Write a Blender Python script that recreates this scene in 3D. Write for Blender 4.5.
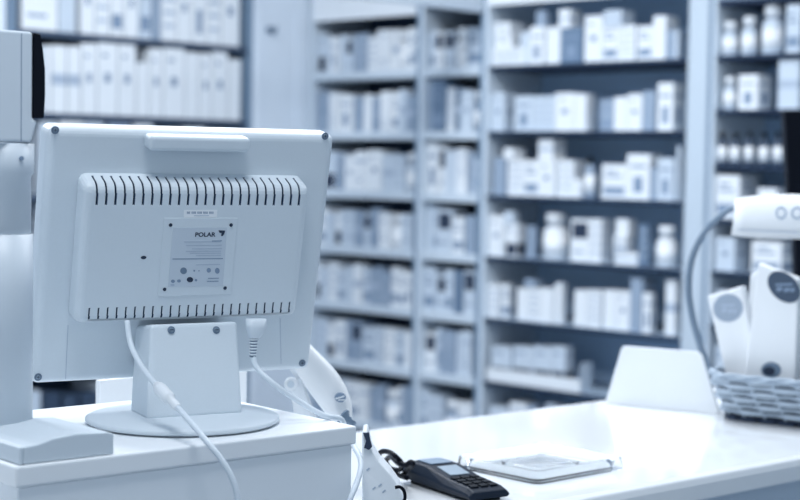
import bpy, bmesh, math, random
from mathutils import Matrix, Vector
D2R = math.radians
for o in list(bpy.data.objects):
    bpy.data.objects.remove(o)
SC = bpy.context.scene
COL = SC.collection

# ------------------------------------------------------------------ camera, world, light
H = 1.36
cam_d = bpy.data.cameras.new('camera'); cam = bpy.data.objects.new('camera', cam_d); COL.objects.link(cam)
PITCH = math.atan(85 / 1600.0); ROLL = D2R(0.945); YAW = D2R(44.03)
RM = Matrix.Rotation(YAW, 3, 'Z') @ Matrix.Rotation(math.pi / 2 - PITCH, 3, 'X') @ Matrix.Rotation(ROLL, 3, 'Z')
cam.matrix_world = Matrix.Translation((0, 0, H)) @ RM.to_4x4()
cam_d.sensor_width = 36; cam_d.lens = 72.0; cam_d.clip_start = 0.05
cam_d.dof.use_dof = True; cam_d.dof.focus_distance = 1.72; cam_d.dof.aperture_fstop = 4.8
SC.camera = cam
SC.view_settings.view_transform = 'Standard'; SC.view_settings.look = 'None'
SC.view_settings.gamma = 1; SC.view_settings.use_curve_mapping = False
SC.view_settings.exposure = 0.0

w = bpy.data.worlds.new('world'); SC.world = w; w.use_nodes = True
bg = w.node_tree.nodes['Background']; bg.inputs[0].default_value = (0.70, 0.85, 1.0, 1); bg.inputs[1].default_value = 0.60

def area(name, loc, sx, sy, power, color=(0.93, 0.965, 1.0), rot=(0, 0, 0)):
    l = bpy.data.lights.new(name, 'AREA'); l.shape = 'RECTANGLE'; l.size = sx; l.size_y = sy
    l.energy = power; l.color = color
    o = bpy.data.objects.new(name, l); COL.objects.link(o); o.location = loc; o.rotation_euler = rot
    return o
CEIL = 2.80
PANELS = [(-1.9, 2.2, 25), (-3.2, 2.9, 32), (-3.3, 1.1, 48), (-0.9, 0.6, 16), (-1.2, 3.2, 14)]
for i, (x, y, pw) in enumerate(PANELS):
    area('panel_lamp', (x, y, CEIL - 0.05), 0.58, 0.58, pw)

# ------------------------------------------------------------------ projection helpers: where a sight line meets a real plane
CAMP = Vector((0, 0, H))
def ray(px, py): return RM @ Vector(((px - 400) / 1600.0, (250 - py) / 1600.0, -1.0))
def onz(px, py, z): d = ray(px, py); return CAMP + d * ((z - H) / d.z)
def onX(px, py, X): d = ray(px, py); return CAMP + d * (X / d.x)
def onY(px, py, Y): d = ray(px, py); return CAMP + d * (Y / d.y)
def onF(px, py, Z): return CAMP + ray(px, py) * Z
def prj(P):
    q = RM.transposed() @ (Vector(P) - CAMP); return 400 + 1600 * q.x / -q.z, 250 - 1600 * q.y / -q.z

# ------------------------------------------------------------------ materials
MATS = {}
def mat(name, col, rough=0.5, spec=0.5, metal=0.0, noise=0.0, nscale=8.0, trans=0.0, ior=1.45, coat=0.0, emis=0.0):
    if name in MATS: return MATS[name]
    m = bpy.data.materials.new(name); m.use_nodes = True; nt = m.node_tree; b = nt.nodes['Principled BSDF']
    b.inputs['Base Color'].default_value = (*col, 1); b.inputs['Roughness'].default_value = rough
    b.inputs['Specular IOR Level'].default_value = spec; b.inputs['Metallic'].default_value = metal
    b.inputs['Transmission Weight'].default_value = trans; b.inputs['IOR'].default_value = ior
    b.inputs['Coat Weight'].default_value = coat
    if emis: b.inputs['Emission Color'].default_value = (*col, 1); b.inputs['Emission Strength'].default_value = emis
    tc = nt.nodes.new('ShaderNodeTexCoord'); no = nt.nodes.new('ShaderNodeTexNoise'); no.inputs['Scale'].default_value = nscale
    no.inputs['Detail'].default_value = 4
    nt.links.new(tc.outputs['Object'], no.inputs['Vector'])
    mx = nt.nodes.new('ShaderNodeMix'); mx.data_type = 'RGBA'
    k = max(noise, 0.02)
    mx.inputs[6].default_value = (*[c * (1 - k) for c in col], 1); mx.inputs[7].default_value = (*[min(1, c * (1 + k)) for c in col], 1)
    nt.links.new(no.outputs['Fac'], mx.inputs[0]); nt.links.new(mx.outputs[2], b.inputs['Base Color'])
    MATS[name] = m; return m

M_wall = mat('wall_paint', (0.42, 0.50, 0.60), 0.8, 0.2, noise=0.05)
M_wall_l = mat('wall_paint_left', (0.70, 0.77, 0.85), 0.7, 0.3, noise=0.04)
M_floor = mat('floor_tile', (0.22, 0.28, 0.36), 0.4, noise=0.1)
M_ceil = mat('ceiling_paint', (0.75, 0.79, 0.84), 0.9, 0.1)
M_shelfw = mat('white_laminate', (0.60, 0.68, 0.76), 0.45)
M_divider = mat('grey_laminate', (0.20, 0.29, 0.40), 0.5)
M_back = mat('shelf_back_blue', (0.46, 0.64, 0.86), 0.7, 0.2, noise=0.06)
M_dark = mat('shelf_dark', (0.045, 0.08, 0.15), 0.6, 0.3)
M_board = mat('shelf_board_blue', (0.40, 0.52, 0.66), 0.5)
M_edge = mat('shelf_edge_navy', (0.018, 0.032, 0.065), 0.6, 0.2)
M_post = mat('white_post', (0.52, 0.60, 0.68), 0.5)
M_plastic = mat('monitor_plastic', (0.67, 0.74, 0.80), 0.42, 0.5, noise=0.015, nscale=400)
M_slot_shade = mat('slot_shade', (0.05, 0.085, 0.15), 0.8, 0.1)  # shade deep in the vent slots, put into the colour of the cut faces
M_pole = mat('pole_plastic', (0.66, 0.73, 0.80), 0.4)
M_white = mat('white_plastic', (0.82, 0.86, 0.90), 0.35)
M_drawer = mat('drawer_paint', (0.86, 0.90, 0.94), 0.45, noise=0.02)
M_counter = mat('counter_gloss', (0.84, 0.87, 0.90), 0.12, 0.6, coat=0.4)
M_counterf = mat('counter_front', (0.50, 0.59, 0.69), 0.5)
M_black = mat('black_plastic', (0.004, 0.006, 0.012), 0.45, 0.12)
M_term = mat('terminal_plastic', (0.0065, 0.014, 0.029), 0.45, 0.16)
M_key = mat('terminal_key', (0.003, 0.006, 0.012), 0.5, 0.1)
M_grey = mat('grey_rubber', (0.16, 0.23, 0.32), 0.5)
M_chrome = mat('screw_metal', (0.25, 0.32, 0.40), 0.3, metal=0.8)
M_cable = mat('cable_white', (0.70, 0.77, 0.84), 0.4)
M_screen = mat('lcd_grey', (0.30, 0.37, 0.44), 0.3)
M_acryl = mat('clear_acrylic', (0.97, 0.985, 1.0), 0.04, trans=1.0, ior=1.18)
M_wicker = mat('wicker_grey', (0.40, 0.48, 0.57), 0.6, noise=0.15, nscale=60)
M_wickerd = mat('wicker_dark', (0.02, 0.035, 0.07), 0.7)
M_paper = mat('white_paper', (0.86, 0.89, 0.92), 0.6)
M_label = mat('label_paper', (0.57, 0.64, 0.72), 0.5)
M_ink = mat('ink_dark', (0.02, 0.035, 0.07), 0.6)
M_ink2 = mat('ink_mid', (0.22, 0.30, 0.42), 0.6)
M_ink3 = mat('ink_pale', (0.42, 0.50, 0.61), 0.6)
TONES = {
    'white': mat('carton_white', (0.80, 0.84, 0.88), 0.55, noise=0.03),
    'pale': mat('carton_pale', (0.58, 0.66, 0.75), 0.55, noise=0.04),
    'grey': mat('carton_grey', (0.30, 0.38, 0.49), 0.55, noise=0.06),
    'blue': mat('carton_blue_grey', (0.14, 0.21, 0.31), 0.55, noise=0.08),
    'dark': mat('carton_dark', (0.04, 0.065, 0.11), 0.5, noise=0.08),
}
TONEW = {'white': 'white', 'pale': 'pale grey', 'grey': 'mid grey', 'blue': 'slate blue', 'dark': 'dark navy'}

# ------------------------------------------------------------------ mesh helpers
def box(bm, x0, x1, y0, y1, z0, z1, mi=0, M=None):
    co = [(x0, y0, z0), (x1, y0, z0), (x1, y1, z0), (x0, y1, z0), (x0, y0, z1), (x1, y0, z1), (x1, y1, z1), (x0, y1, z1)]
    vs = [bm.verts.new((M @ Vector(c)) if M else c) for c in co]
    for f in ((0, 3, 2, 1), (4, 5, 6, 7), (0, 1, 5, 4), (1, 2, 6, 5), (2, 3, 7, 6), (3, 0, 4, 7)):
        bm.faces.new([vs[i] for i in f]).material_index = mi
    return vs
def quad(bm, pts, mi=0, M=None):
    vs = [bm.verts.new((M @ Vector(p)) if M else p) for p in pts]
    bm.faces.new(vs).material_index = mi
def prism(bm, pts, vec, mi=0, M=None):
    """closed polygon pts extruded by vec"""
    vec = Vector(vec)
    a = [Vector(p) for p in pts]; b = [p + vec for p in a]
    if M: a = [M @ p for p in a]; b = [M @ p for p in b]
    va = [bm.verts.new(p) for p in a]; vb = [bm.verts.new(p) for p in b]
    n = len(pts)
    bm.faces.new(va).material_index = mi; bm.faces.new(vb[::-1]).material_index = mi
    for i in range(n):
        bm.faces.new((va[i], vb[i], vb[(i + 1) % n], va[(i + 1) % n])).material_index = mi
def loft(bm, rings, mi=0, cap=True, M=None, closed=False):
    vr = [[bm.verts.new((M @ Vector(p)) if M else p) for p in r] for r in rings]
    n = len(vr[0])
    R = len(vr)
    for i in range(R if closed else R - 1):
        r0, r1 = vr[i], vr[(i + 1) % R]
        for j in range(n):
            f = bm.faces.new((r0[j], r0[(j + 1) % n], r1[(j + 1) % n], r1[j])); f.material_index = mi; f.smooth = True
    if cap and not closed:
        bm.faces.new(vr[0][::-1]).material_index = mi; bm.faces.new(vr[-1]).material_index = mi
def lathe(bm, prof, n=28, mi=0, M=None, sx=1.0, sy=1.0):
    """prof: (r, z) from bottom to top"""
    loft(bm, [[(max(r, 1e-4) * sx * math.cos(2 * math.pi * k / n), max(r, 1e-4) * sy * math.sin(2 * math.pi * k / n), z) for k in range(n)] for r, z in prof], mi, M=M)
def spline(pts, n=8):
    pts = [Vector(p) for p in pts]; out = []
    P = [pts[0] * 2 - pts[1]] + pts + [pts[-1] * 2 - pts[-2]]
    for i in range(1, len(P) - 2):
        for k in range(n):
            t = k / n; a, b, c, d = P[i - 1], P[i], P[i + 1], P[i + 2]
            out.append(0.5 * ((2 * b) + (c - a) * t + (2 * a - 5 * b + 4 * c - d) * t * t + (3 * b - a - 3 * c + d) * t ** 3))
    out.append(pts[-1]); return out
def tube(bm, pts, r, n=10, mi=0, sm=8, M=None, closed=False):
    P = spline(pts, sm) if sm else [Vector(p) for p in pts]
    rings = []; up = None
    for i, p in enumerate(P):
        t = (P[min(i + 1, len(P) - 1)] - P[max(i - 1, 0)])
        if t.length < 1e-9: t = Vector((0, 0, 1))
        t.normalize()
        if up is None: up = t.orthogonal().normalized()
        up = (up - t * up.dot(t))
        if up.length < 1e-6: up = t.orthogonal()
        up.normalize(); s = t.cross(up)
        rr = r(i / (len(P) - 1)) if callable(r) else r
        rings.append([p + (up * math.cos(2 * math.pi * k / n) + s * math.sin(2 * math.pi * k / n)) * rr for k in range(n)])
    loft(bm, rings, mi, M=M, closed=closed)
def new(): return bmesh.new()
def obj(name, bm, mats, parent=None, bevel=0, seg=3, smooth=False):
    bmesh.ops.recalc_face_normals(bm, faces=bm.faces)
    me = bpy.data.meshes.new(name); bm.to_mesh(me); bm.free()
    for m in (mats if isinstance(mats, (list, tuple)) else [mats]): me.materials.append(m)
    if smooth:
        for p in me.polygons: p.use_smooth = True
    o = bpy.data.objects.new(name, me); COL.objects.link(o)
    if parent: o.parent = parent
    if bevel:
        b = o.modifiers.new('bevel', 'BEVEL'); b.width = bevel; b.segments = seg; b.limit_method = 'ANGLE'; b.angle_limit = D2R(35); b.harden_normals = False
    return o
def tag(o, label, cat=None, group=None):
    o['label'] = label
    if cat: o['category'] = cat
    if group: o['group'] = group
    return o
def thing(name, label, cat, loc=(0, 0, 0), rot=0, group=None):
    o = bpy.data.objects.new(name, None); COL.objects.link(o); o.empty_display_size = 0.05
    o.location = loc; o.rotation_euler = (0, 0, rot); return tag(o, label, cat, group)
def struct(name, bm, m, **k):
    o = obj(name, bm, m, **k); o['kind'] = 'structure'; return o
def text_into(bm, s, size, M, mi=0, depth=0.0):
    c = bpy.data.curves.new('txt', 'FONT'); c.body = s; c.size = size; c.extrude = depth; c.align_x = 'CENTER'; c.offset = size * .03
    o = bpy.data.objects.new('txt', c); COL.objects.link(o)
    dg = bpy.context.evaluated_depsgraph_get(); me = bpy.data.meshes.new_from_object(o.evaluated_get(dg))
    b2 = bmesh.new(); b2.from_mesh(me)
    vm = {v: bm.verts.new(M @ v.co) for v in b2.verts}
    for f in b2.faces:
        try: bm.faces.new([vm[v] for v in f.verts]).material_index = mi
        except ValueError: pass
    b2.free(); bpy.data.objects.remove(o); bpy.data.meshes.remove(me); bpy.data.curves.remove(c)
def arc(cx, cy, r, a0, a1, n): return [(cx + r * math.cos(a0 + (a1 - a0) * i / n), cy + r * math.sin(a0 + (a1 - a0) * i / n)) for i in range(n + 1)]
def rrect(x0, x1, y0, y1, r, n=4):
    p = []
    for cx, cy, a in ((x1 - r, y1 - r, 0), (x0 + r, y1 - r, math.pi / 2), (x0 + r, y0 + r, math.pi), (x1 - r, y0 + r, 1.5 * math.pi)):
        p += arc(cx, cy, r, a, a + math.pi / 2, n)
    return p

# ------------------------------------------------------------------ the setting
YF = 4.226          # front plane of the long shelving
XL = -4.60          # front plane of the shelving on the left wall
bm = new(); box(bm, -5.0, 1.5, -1.5, 4.7, -0.05, 0); struct('floor', bm, M_floor)
bm = new(); box(bm, -5.0, 1.5, -1.5, 4.7, CEIL, CEIL + 0.05); struct('ceiling', bm, M_ceil)
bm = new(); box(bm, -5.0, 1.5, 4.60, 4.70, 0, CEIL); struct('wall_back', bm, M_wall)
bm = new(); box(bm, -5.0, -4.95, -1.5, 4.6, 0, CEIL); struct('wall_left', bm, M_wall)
bm = new()
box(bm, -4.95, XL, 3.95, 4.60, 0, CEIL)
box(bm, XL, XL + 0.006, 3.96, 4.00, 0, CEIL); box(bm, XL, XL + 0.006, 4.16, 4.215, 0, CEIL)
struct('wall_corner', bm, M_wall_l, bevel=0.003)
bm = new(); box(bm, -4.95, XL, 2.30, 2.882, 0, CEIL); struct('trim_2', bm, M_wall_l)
bm = new(); box(bm, -3.725, -3.695, 2.4, 4.22, 1.895, 2.02)
for y_ in (2.6, 3.8): box(bm, -3.714, -3.706, y_, y_ + .008, 2.02, CEIL)
struct('trim_1', bm, mat('bulkhead_paint', (0.55, 0.62, 0.70), 0.6))
for i, (x, y, pw) in enumerate(PANELS):
    t = thing('ceiling_light', ['square ceiling light panel above the white counter', 'square ceiling light panel in front of the tall narrow shelves',
        'square ceiling light panel near the left wall shelves', 'square ceiling light panel nearest the viewpoint',
        'square ceiling light panel at the right end of the room'][i], 'ceiling light', (x, y, CEIL))
    bm = new(); s = 0.31
    for a in ((-s, s, -s, -s + .02), (-s, s, s - .02, s), (-s, -s + .02, -s + .02, s - .02), (s - .02, s, -s + .02, s - .02)): box(bm, *a, -0.035, 0)
    obj('light_frame', bm, M_post, t)
    bm = new(); box(bm, -s + .02, s - .02, -s + .02, s - .02, -0.02, -0.004)
    obj('light_diffuser', bm, mat('diffuser', (0.9, 0.95, 1.0), 0.6, emis=1.5), t)

# ------------------------------------------------------------------ shelving
ZS = [1.931, 1.709, 1.483, 1.261, 1.0475, 0.832, 0.610, 0.387, 0.165]      # shelf top levels of the long run
def shelving(name, label, x0, x1, zs, thick, mats_edge, back, dividers, depth=0.30, z1=2.12, zoff=0.0, fascia=None, cat='shelving'):
    t = thing(name, label, cat, (0, 0, 0))
    bm = new(); box(bm, x0 + .001, x1 - .001, YF + depth, YF + depth + 0.015, 0.0, z1); obj('back_panel', bm, back, t)
    edges = [x0] + [d for d, _ in dividers] + [x1]
    lo = x0
    bays = []
    for (dx, wd, m) in dividers_full(x0, x1, dividers):
        bm = new(); box(bm, dx, dx + wd, YF, YF + depth, 0.0, z1); obj('upright', bm, m, t, bevel=0.002, seg=1)
    cols = columns(x0, x1, dividers)
    for (a, b) in cols:
        for z in zs:
            bm = new(); box(bm, a + .001, b - .001, YF + 0.004, YF + depth - 0.001, z - thick, z)
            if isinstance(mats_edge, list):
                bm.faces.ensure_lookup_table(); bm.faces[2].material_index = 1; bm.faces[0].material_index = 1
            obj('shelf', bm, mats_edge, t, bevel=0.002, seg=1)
        if fascia:
            for (fa, fb, fz) in fascia:
                if fa >= a - .05 and fb <= b + .05:
                    bm = new(); box(bm, max(fa, a + .001), min(fb, b - .001), YF - 0.004, YF + 0.003, fz, z1 - .002); obj('valance', bm, M_white, t)
    bm = new(); box(bm, x0, x1, YF, YF + depth + .015, z1 + .001, z1 + 0.02); obj('top_board', bm, M_shelfw, t)
    return t
_dw = {}
def dividers_full(x0, x1, dv): return dv_store[(x0, x1)]
def columns(x0, x1, dv):
    L = dv_store[(x0, x1)]; return [c for c in [(L[i][0] + L[i][1], L[i + 1][0]) for i in range(len(L) - 1)] if c[1] - c[0] > .05]
dv_store = {}
# tall narrow pair of bays (A, B)
A0, A1, B0, B1 = -4.570, -4.020, -3.985, -3.712
dv_store[(-4.597, B1 + .018)] = [(-4.597, .027, M_shelfw), (A1, .016, M_divider), (A1 + .0165, .0185, M_shelfw), (B1, .018, M_divider)]  # A/B divider doubled: dark front, its lit right face put into a paler board
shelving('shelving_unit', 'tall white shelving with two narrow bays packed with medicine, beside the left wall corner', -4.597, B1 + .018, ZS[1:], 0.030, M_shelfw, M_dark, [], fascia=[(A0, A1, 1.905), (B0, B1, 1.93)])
# wide bay (C)
C0, C1 = -3.675, -2.850
dv_store[(-3.693, -2.776)] = [(-3.693, .018, M_shelfw), (C1, .074, M_post)]  # left upright coloured pale to show the inner wall as lit
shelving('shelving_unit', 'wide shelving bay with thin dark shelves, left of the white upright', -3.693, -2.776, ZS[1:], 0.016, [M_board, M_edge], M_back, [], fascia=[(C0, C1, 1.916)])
# right bay (D)
D0, D1 = -2.748, -1.95
ZD = [1.880, 1.712, 1.546, 1.377, 1.212, 1.050, 0.885, 0.72, 0.555, 0.39, 0.2]
dv_store[(-2.774, -1.93)] = [(-2.774, .012, M_divider), (-2.7615, .0135, M_shelfw), (D1, .02, M_post)]
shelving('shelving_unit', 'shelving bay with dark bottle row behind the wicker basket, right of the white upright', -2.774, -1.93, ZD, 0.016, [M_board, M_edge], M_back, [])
# left wall unit
ZL = [1.790, 1.516, 1.240, 0.965, 0.690, 0.415, 0.14]
t = thing('shelving_unit', 'wall shelving with tall white cartons behind the monitor, on the left wall', 'shelving', (0, 0, 0))
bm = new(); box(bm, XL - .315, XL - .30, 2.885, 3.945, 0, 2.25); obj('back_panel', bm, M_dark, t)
for y0, y1, m in ((2.885, 2.925, M_grey), (3.925, 3.945, M_divider)):
    bm = new(); box(bm, XL - .30, XL, y0, y1, 0, 2.25); obj('upright', bm, m, t)
for z in ZL + [2.065]:
    bm = new(); box(bm, XL - .299, XL - .003, 2.926, 3.924, z - 0.02, z); obj('shelf', bm, mat('shelf_edge_slate', (0.055, 0.085, 0.14), .5), t, bevel=.002, seg=1)

# ------------------------------------------------------------------ cartons and bottles
rnd = random.Random(7)
ORD = ['first', 'second', 'third', 'fourth', 'fifth', 'sixth', 'seventh', 'eighth', 'ninth', 'tenth', 'eleventh', 'twelfth', 'thirteenth', 'fourteenth',
       'fifteenth', 'sixteenth', 'seventeenth', 'eighteenth', 'nineteenth', 'twentieth', 'twenty-first', 'twenty-second', 'twenty-third', 'twenty-fourth', 'twenty-fifth']
def pr(bm, w, d, h, u0, u1, v0, v1, mi, faces='frl'):
    e = 0.0006
    if 'f' in faces: quad(bm, [(u0 * w, -e, v0 * h), (u1 * w, -e, v0 * h), (u1 * w, -e, v1 * h), (u0 * w, -e, v1 * h)], mi)
    if 'r' in faces: quad(bm, [(w + e, u0 * d, v0 * h), (w + e, u1 * d, v0 * h), (w + e, u1 * d, v1 * h), (w + e, u0 * d, v1 * h)], mi)
    if 'l' in faces: quad(bm, [(-e, u0 * d, v0 * h), (-e, u1 * d, v0 * h), (-e, u1 * d, v1 * h), (-e, u0 * d, v1 * h)], mi)
def carton_bm(w, d, h, style):
    bm = new(); box(bm, 0, w, 0, d, 0, h)
    if style == 1:      # wide band low down and lines of small print
        pr(bm, w, d, h, .08, .92, .12, .34, 1); pr(bm, w, d, h, .15, .8, .62, .68, 2); pr(bm, w, d, h, .15, .6, .76, .82, 2)
    elif style == 2:    # dark block
        pr(bm, w, d, h, .3, .7, .15, .5, 2); pr(bm, w, d, h, .15, .85, .7, .76, 1)
    elif style == 3:    # stripes
        for v in (.2, .4, .6, .8): pr(bm, w, d, h, .1, .9, v, v + .05, 1)
    elif style == 4:    # mid band
        pr(bm, w, d, h, 0.01, .99, .42, .58, 1)
    elif style == 5:    # small mark in the middle
        pr(bm, w, d, h, .35, .65, .45, .58, 2); pr(bm, w, d, h, .2, .5, .8, .84, 1)
    elif style == 6:    # picture panel at the top
        pr(bm, w, d, h, .1, .9, .55, .92, 3); pr(bm, w, d, h, .15, .7, .2, .25, 1)
    elif style == 7:    # dark lower panel
        pr(bm, w, d, h, .05, .95, .05, .42, 3); pr(bm, w, d, h, .1, .6, .8, .85, 1)
    return bm
STYLEW = {0: 'plain', 1: 'banded', 2: 'dark-printed', 3: 'striped', 4: 'mid-banded', 5: 'small-marked', 6: 'picture-topped', 7: 'dark-footed'}
def carton(w, d, h, tone, style, loc, rot, label, cat='medicine carton', group=None):
    o = obj('medicine_carton', carton_bm(w, d, h, style), [TONES[tone], (M_ink3 if style in (3, 4) else M_ink2), M_ink2, M_ink], None, bevel=0)
    o.location = loc; o.rotation_euler = (0, 0, rot)
    return tag(o, label, cat, group)
def bottle(r, h, body, cap, loc, label, group=None, squat=False):
    t = thing('medicine_bottle', label, 'bottle', loc, 0, group)
    bm = new(); s = h * (0.80 if not squat else .72)
    lathe(bm, [(r * .9, 0), (r, .004), (r, s * .84), (r * .8, s * .94), (r * .48, s), (r * .48, s + .004)], 20); obj('bottle_body', bm, body, t)
    bm = new(); c = r * (.56 if not squat else .8)
    lathe(bm, [(c, s + .0045), (c, h - .002), (c * .9, h)], 20); obj('cap', bm, cap, t)
    bm = new(); lathe(bm, [(r + .0006, s * .15), (r + .0006, s * .7)], 20); obj('bottle_label', bm, M_paper, t)
    return t
def shelfname(i, bay): return f"{ORD[i]} shelf down, {bay}"

def size_word(w, h):
    a = 'tall' if h > 1.5 * w else ('flat' if h < .6 * w else 'squat' if h < w else 'upright')
    return a
def fit_item(x0, x1, yt, zb, front):
    """world X, width, depth and height of a box whose outline spans x0..x1 and reaches yt"""
    P = onY(x0, yt, front); X0 = P.x; h = max(P.z - zb, .02)
    tot = (x1 - x0)
    for d in (.16, .13, .10, .08, .06, .045, .03, .02):
        lo, hi = 0.0, 1.2
        for _ in range(30):
            m = (lo + hi) / 2
            if prj((X0 + m, front + d, zb))[0] < x1: lo = m
            else: hi = m
        if lo > d * 0.75: break
    return X0, max(lo, .012), d, h

# C bay: (x0, x1, top y, tone, style, base)   base: None = on shelf, number = stacked on an item whose top is that y
C_ROWS = [
 [(487,519,49,'white',3,None),(487,518,36,'white',5,'s'),(488,518,23,'white',5,'s'),(520,530,32,'pale',0,None),(530,544,27,'white',2,None),(545,558,27,'white',0,None),
  (535,549,11,'grey',0,'s'),(560,582,28,'blue',2,None),(559,581,10,'white',4,'s'),(583,601,16,'white',5,None),(602,617,26,'white',1,None),(618,634,26,'white',3,None),
  (604,636,11,'pale',4,'s'),(636,649,26,'white',1,None),(652,664,16,'white',0,None),(666,672,30,'grey',0,None),(675,681,30,'pale',0,None)],
 [(486,509,93,'pale',5,None),(513,531,96,'pale',2,None),(532,552,96,'pale',3,None),(555,573,93,'white',5,None),(575,594,94,'white',0,None),(598,611,99,'grey',1,None),
  (613,627,97,'white',0,None),(627,640,94,'white',5,None),(643,655,91,'grey',0,None),(656,681,83,'white',2,None)],
 [(494,505,158,'grey',0,None),(506,522,160,'white',3,None),(523,538,160,'white',1,None),(503,524,148,'white',0,'s'),(539,555,160,'white',5,None),(556,571,160,'white',3,None),
  (537,566,139,'white',4,'s'),(573,583,179,'white',0,None),('b',585,597,157,'dark'),(600,624,164,'white',1,None),(626,648,154,'white',2,None),(650,657,168,'grey',0,None),
  (658,673,158,'pale',2,None),(675,680,146,'pale',0,None)],
 [(489,502,215,'white',5,None),(504,523,224,'white',7,None),(503,517,211,'pale',0,'s'),(527,536,226,'grey',0,None),('p',538,566,213,'white'),(569,588,219,'white',6,None),
  (589,610,219,'white',3,None),(614,635,252,'white',4,None),(614,634,235,'white',1,'s'),(614,634,219,'white',0,'s'),(638,650,224,'blue',3,None),('p',653,677,226,'white')],
 [(488,499,284,'white',3,None),(500,511,284,'white',1,None),(516,527,288,'white',0,None),(528,539,288,'white',3,None),(540,551,288,'white',0,None),(522,541,279,'grey',0,'s'),
  (554,565,283,'white',0,None),(574,587,290,'white',0,None),(588,601,290,'white',3,None),(602,615,290,'white',0,None),(616,629,291,'white',5,None),(630,642,278,'grey',0,None),
  (643,655,293,'white',2,None),(664,678,280,'white',4,None)],
 [(492,511,346,'pale',7,None),(512,531,346,'pale',7,None),(532,551,346,'pale',7,None),(552,572,346,'pale',7,None)],
 [(490,505,406,'pale',0,None),(508,524,402,'white',3,None),(526,540,405,'grey',1,None),(545,566,404,'pale',5,None),(570,592,407,'pale',0,None)],
]
n_objs = 0
for ri, row in enumerate(C_ROWS):
    zb = ZS[ri + 1] + 0.0004; front = YF + 0.02; last = None; k = 0; end = None
    for ii, it in enumerate(row):
        nx = [q_ for q_ in row[ii + 1:] if q_[-1] != 's'][:1]
        if it[0] in ('b', 'p'):
            _, x0, x1, yt, tone = it
            P = onY((x0 + x1) / 2, yt, front + .03); h = P.z - zb
            r = (onY(x1, yt, front + .03) - onY(x0, yt, front + .03)).x * 0.5 * .72
            k += 1
            r = min(r, .048)
            lab = (f"dark bottle with black cap, {ORD[k-1]} from left, {shelfname(ri, 'wide bay')}" if tone == 'dark' else
                   f"round white bottle with lid, {ORD[k-1]} from left, {shelfname(ri, 'wide bay')}")
            bottle(r, h, TONES['grey' if tone == 'dark' else 'white'], M_black if tone == 'dark' else TONES['white'], (P.x, front + r + .012, zb), lab, squat=tone != 'dark')
            end = P.x + r
            continue
        x0, x1, yt, tone, style, base = it
        if base == 's':
            z0 = last[1]; X0, wd, d, h = fit_item(x0, x1, yt, z0, front)
            d = min(d, last[2]); wd = min(wd, last[3] * 1.9)
            h = max(h, .018)
            lab = f"{size_word(wd,h)} {TONEW[tone]} carton on top of {ORD[k-1]} carton, {shelfname(ri, 'wide bay')}"
            if last[4]: lab = f"{TONEW[tone]} carton topmost of stack at {ORD[k-1]} place, {shelfname(ri, 'wide bay')}"
            last = (None, z0 + h + .0004, d, wd, True)
        else:
            z0 = zb; X0, wd, d, h = fit_item(x0, x1, yt, z0, front); k += 1
            if nx and not isinstance(nx[0][0], str) and nx[0][0] - x1 <= 3: wd = onY(nx[0][0], yt, front).x - X0 - .005; d = max(d, .07)
            if end and X0 < end + .001: wd -= (end + .001 - X0); X0 = end + .001
            wd = max(wd, .012)
            end = X0 + wd
            lab = f"{size_word(wd,h)} {STYLEW[style]} {TONEW[tone]} carton, {ORD[k-1]} from left, {shelfname(ri, 'wide bay')}"
            last = (None, z0 + h + .0004, d, wd, False)
        if X0 + wd > C1 - .002: wd = C1 - .002 - X0
        if wd < .008: continue
        X0 = max(X0, C0 + .003)
        carton(wd, d, h, tone, style, (X0, front + ((ii * 7) % 4) * .004, z0), 0, lab); n_objs += 1
# display tray under the four pale cartons on the sixth shelf
t = thing('display_tray', 'shallow pale tray fronting four cartons, sixth visible shelf of the wide bay', 'tray', (0, 0, 0))
P0 = onY(487, 372, YF + .006); P1 = onY(580, 380, YF + .006)
zt = ZS[6] + .0004
bm = new(); box(bm, P0.x, P1.x, YF + .006, YF + .012, zt, zt + .045); obj('tray_front', bm, TONES['white'], t)
bm = new(); box(bm, P1.x - .004, P1.x, YF + .013, YF + .07, zt, zt + .10); obj('tray_side', bm, TONES['pale'], t)

# A and B bays: packed rows
def packed(bay, X0, X1, zb, pitch, row, seed, prof=None, tones=('white', 'white', 'pale', 'pale', 'grey'), gap=.0015):
    r = random.Random(seed); x = X0 + .004; k = 0; front = YF + .018
    while x < X1 - .03:
        wd = r.choice((.03, .038, .046, .055, .072)); wd = min(wd, X1 - .003 - x)
        d = min(.18, max(.06, wd * r.uniform(.9, 1.6)))
        u = (x - X0) / (X1 - X0)
        hm = (prof(u) if prof else .66) * pitch * r.uniform(.86, 1.05)
        hm = min(hm, pitch - .042)
        tone = r.choice(tones); style = r.choice((0, 1, 1, 2, 3, 5, 7, 6, 4)); k += 1
        if r.random() < .28 and wd > .045:
            nst = r.choice((2, 3)); hh = hm / nst
            for j in range(nst):
                carton(wd - .002 * j, d, hh - .0006, tone, r.choice((0, 3, 5, 4)), (x, front, zb + .0004 + j * hh), 0,
                       f"{TONEW[tone]} carton {('bottom', 'second', 'third')[j]} in stack at {ORD[k-1]} place, {shelfname(row, bay)}")
        elif r.random() < .16 and wd > .04:
            rr = min(wd, .06) / 2
            bottle(rr, min(hm, .15), TONES[tone], TONES['white'], (x + rr, front + rr, zb + .0004), f"{TONEW[tone]} medicine bottle at {ORD[k-1]} place from left, {shelfname(row, bay)}", squat=True)
            wd = rr * 2
        else:
            carton(wd, d, hm, tone, style, (x, front + r.uniform(0, .015), zb + .0004), 0,
                   f"{size_word(wd,hm)} {STYLEW[style]} {TONEW[tone]} carton, {ORD[k-1]} from left, {shelfname(row, bay)}")
        x += wd + gap + r.choice((0, 0, 0, .004))
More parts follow.
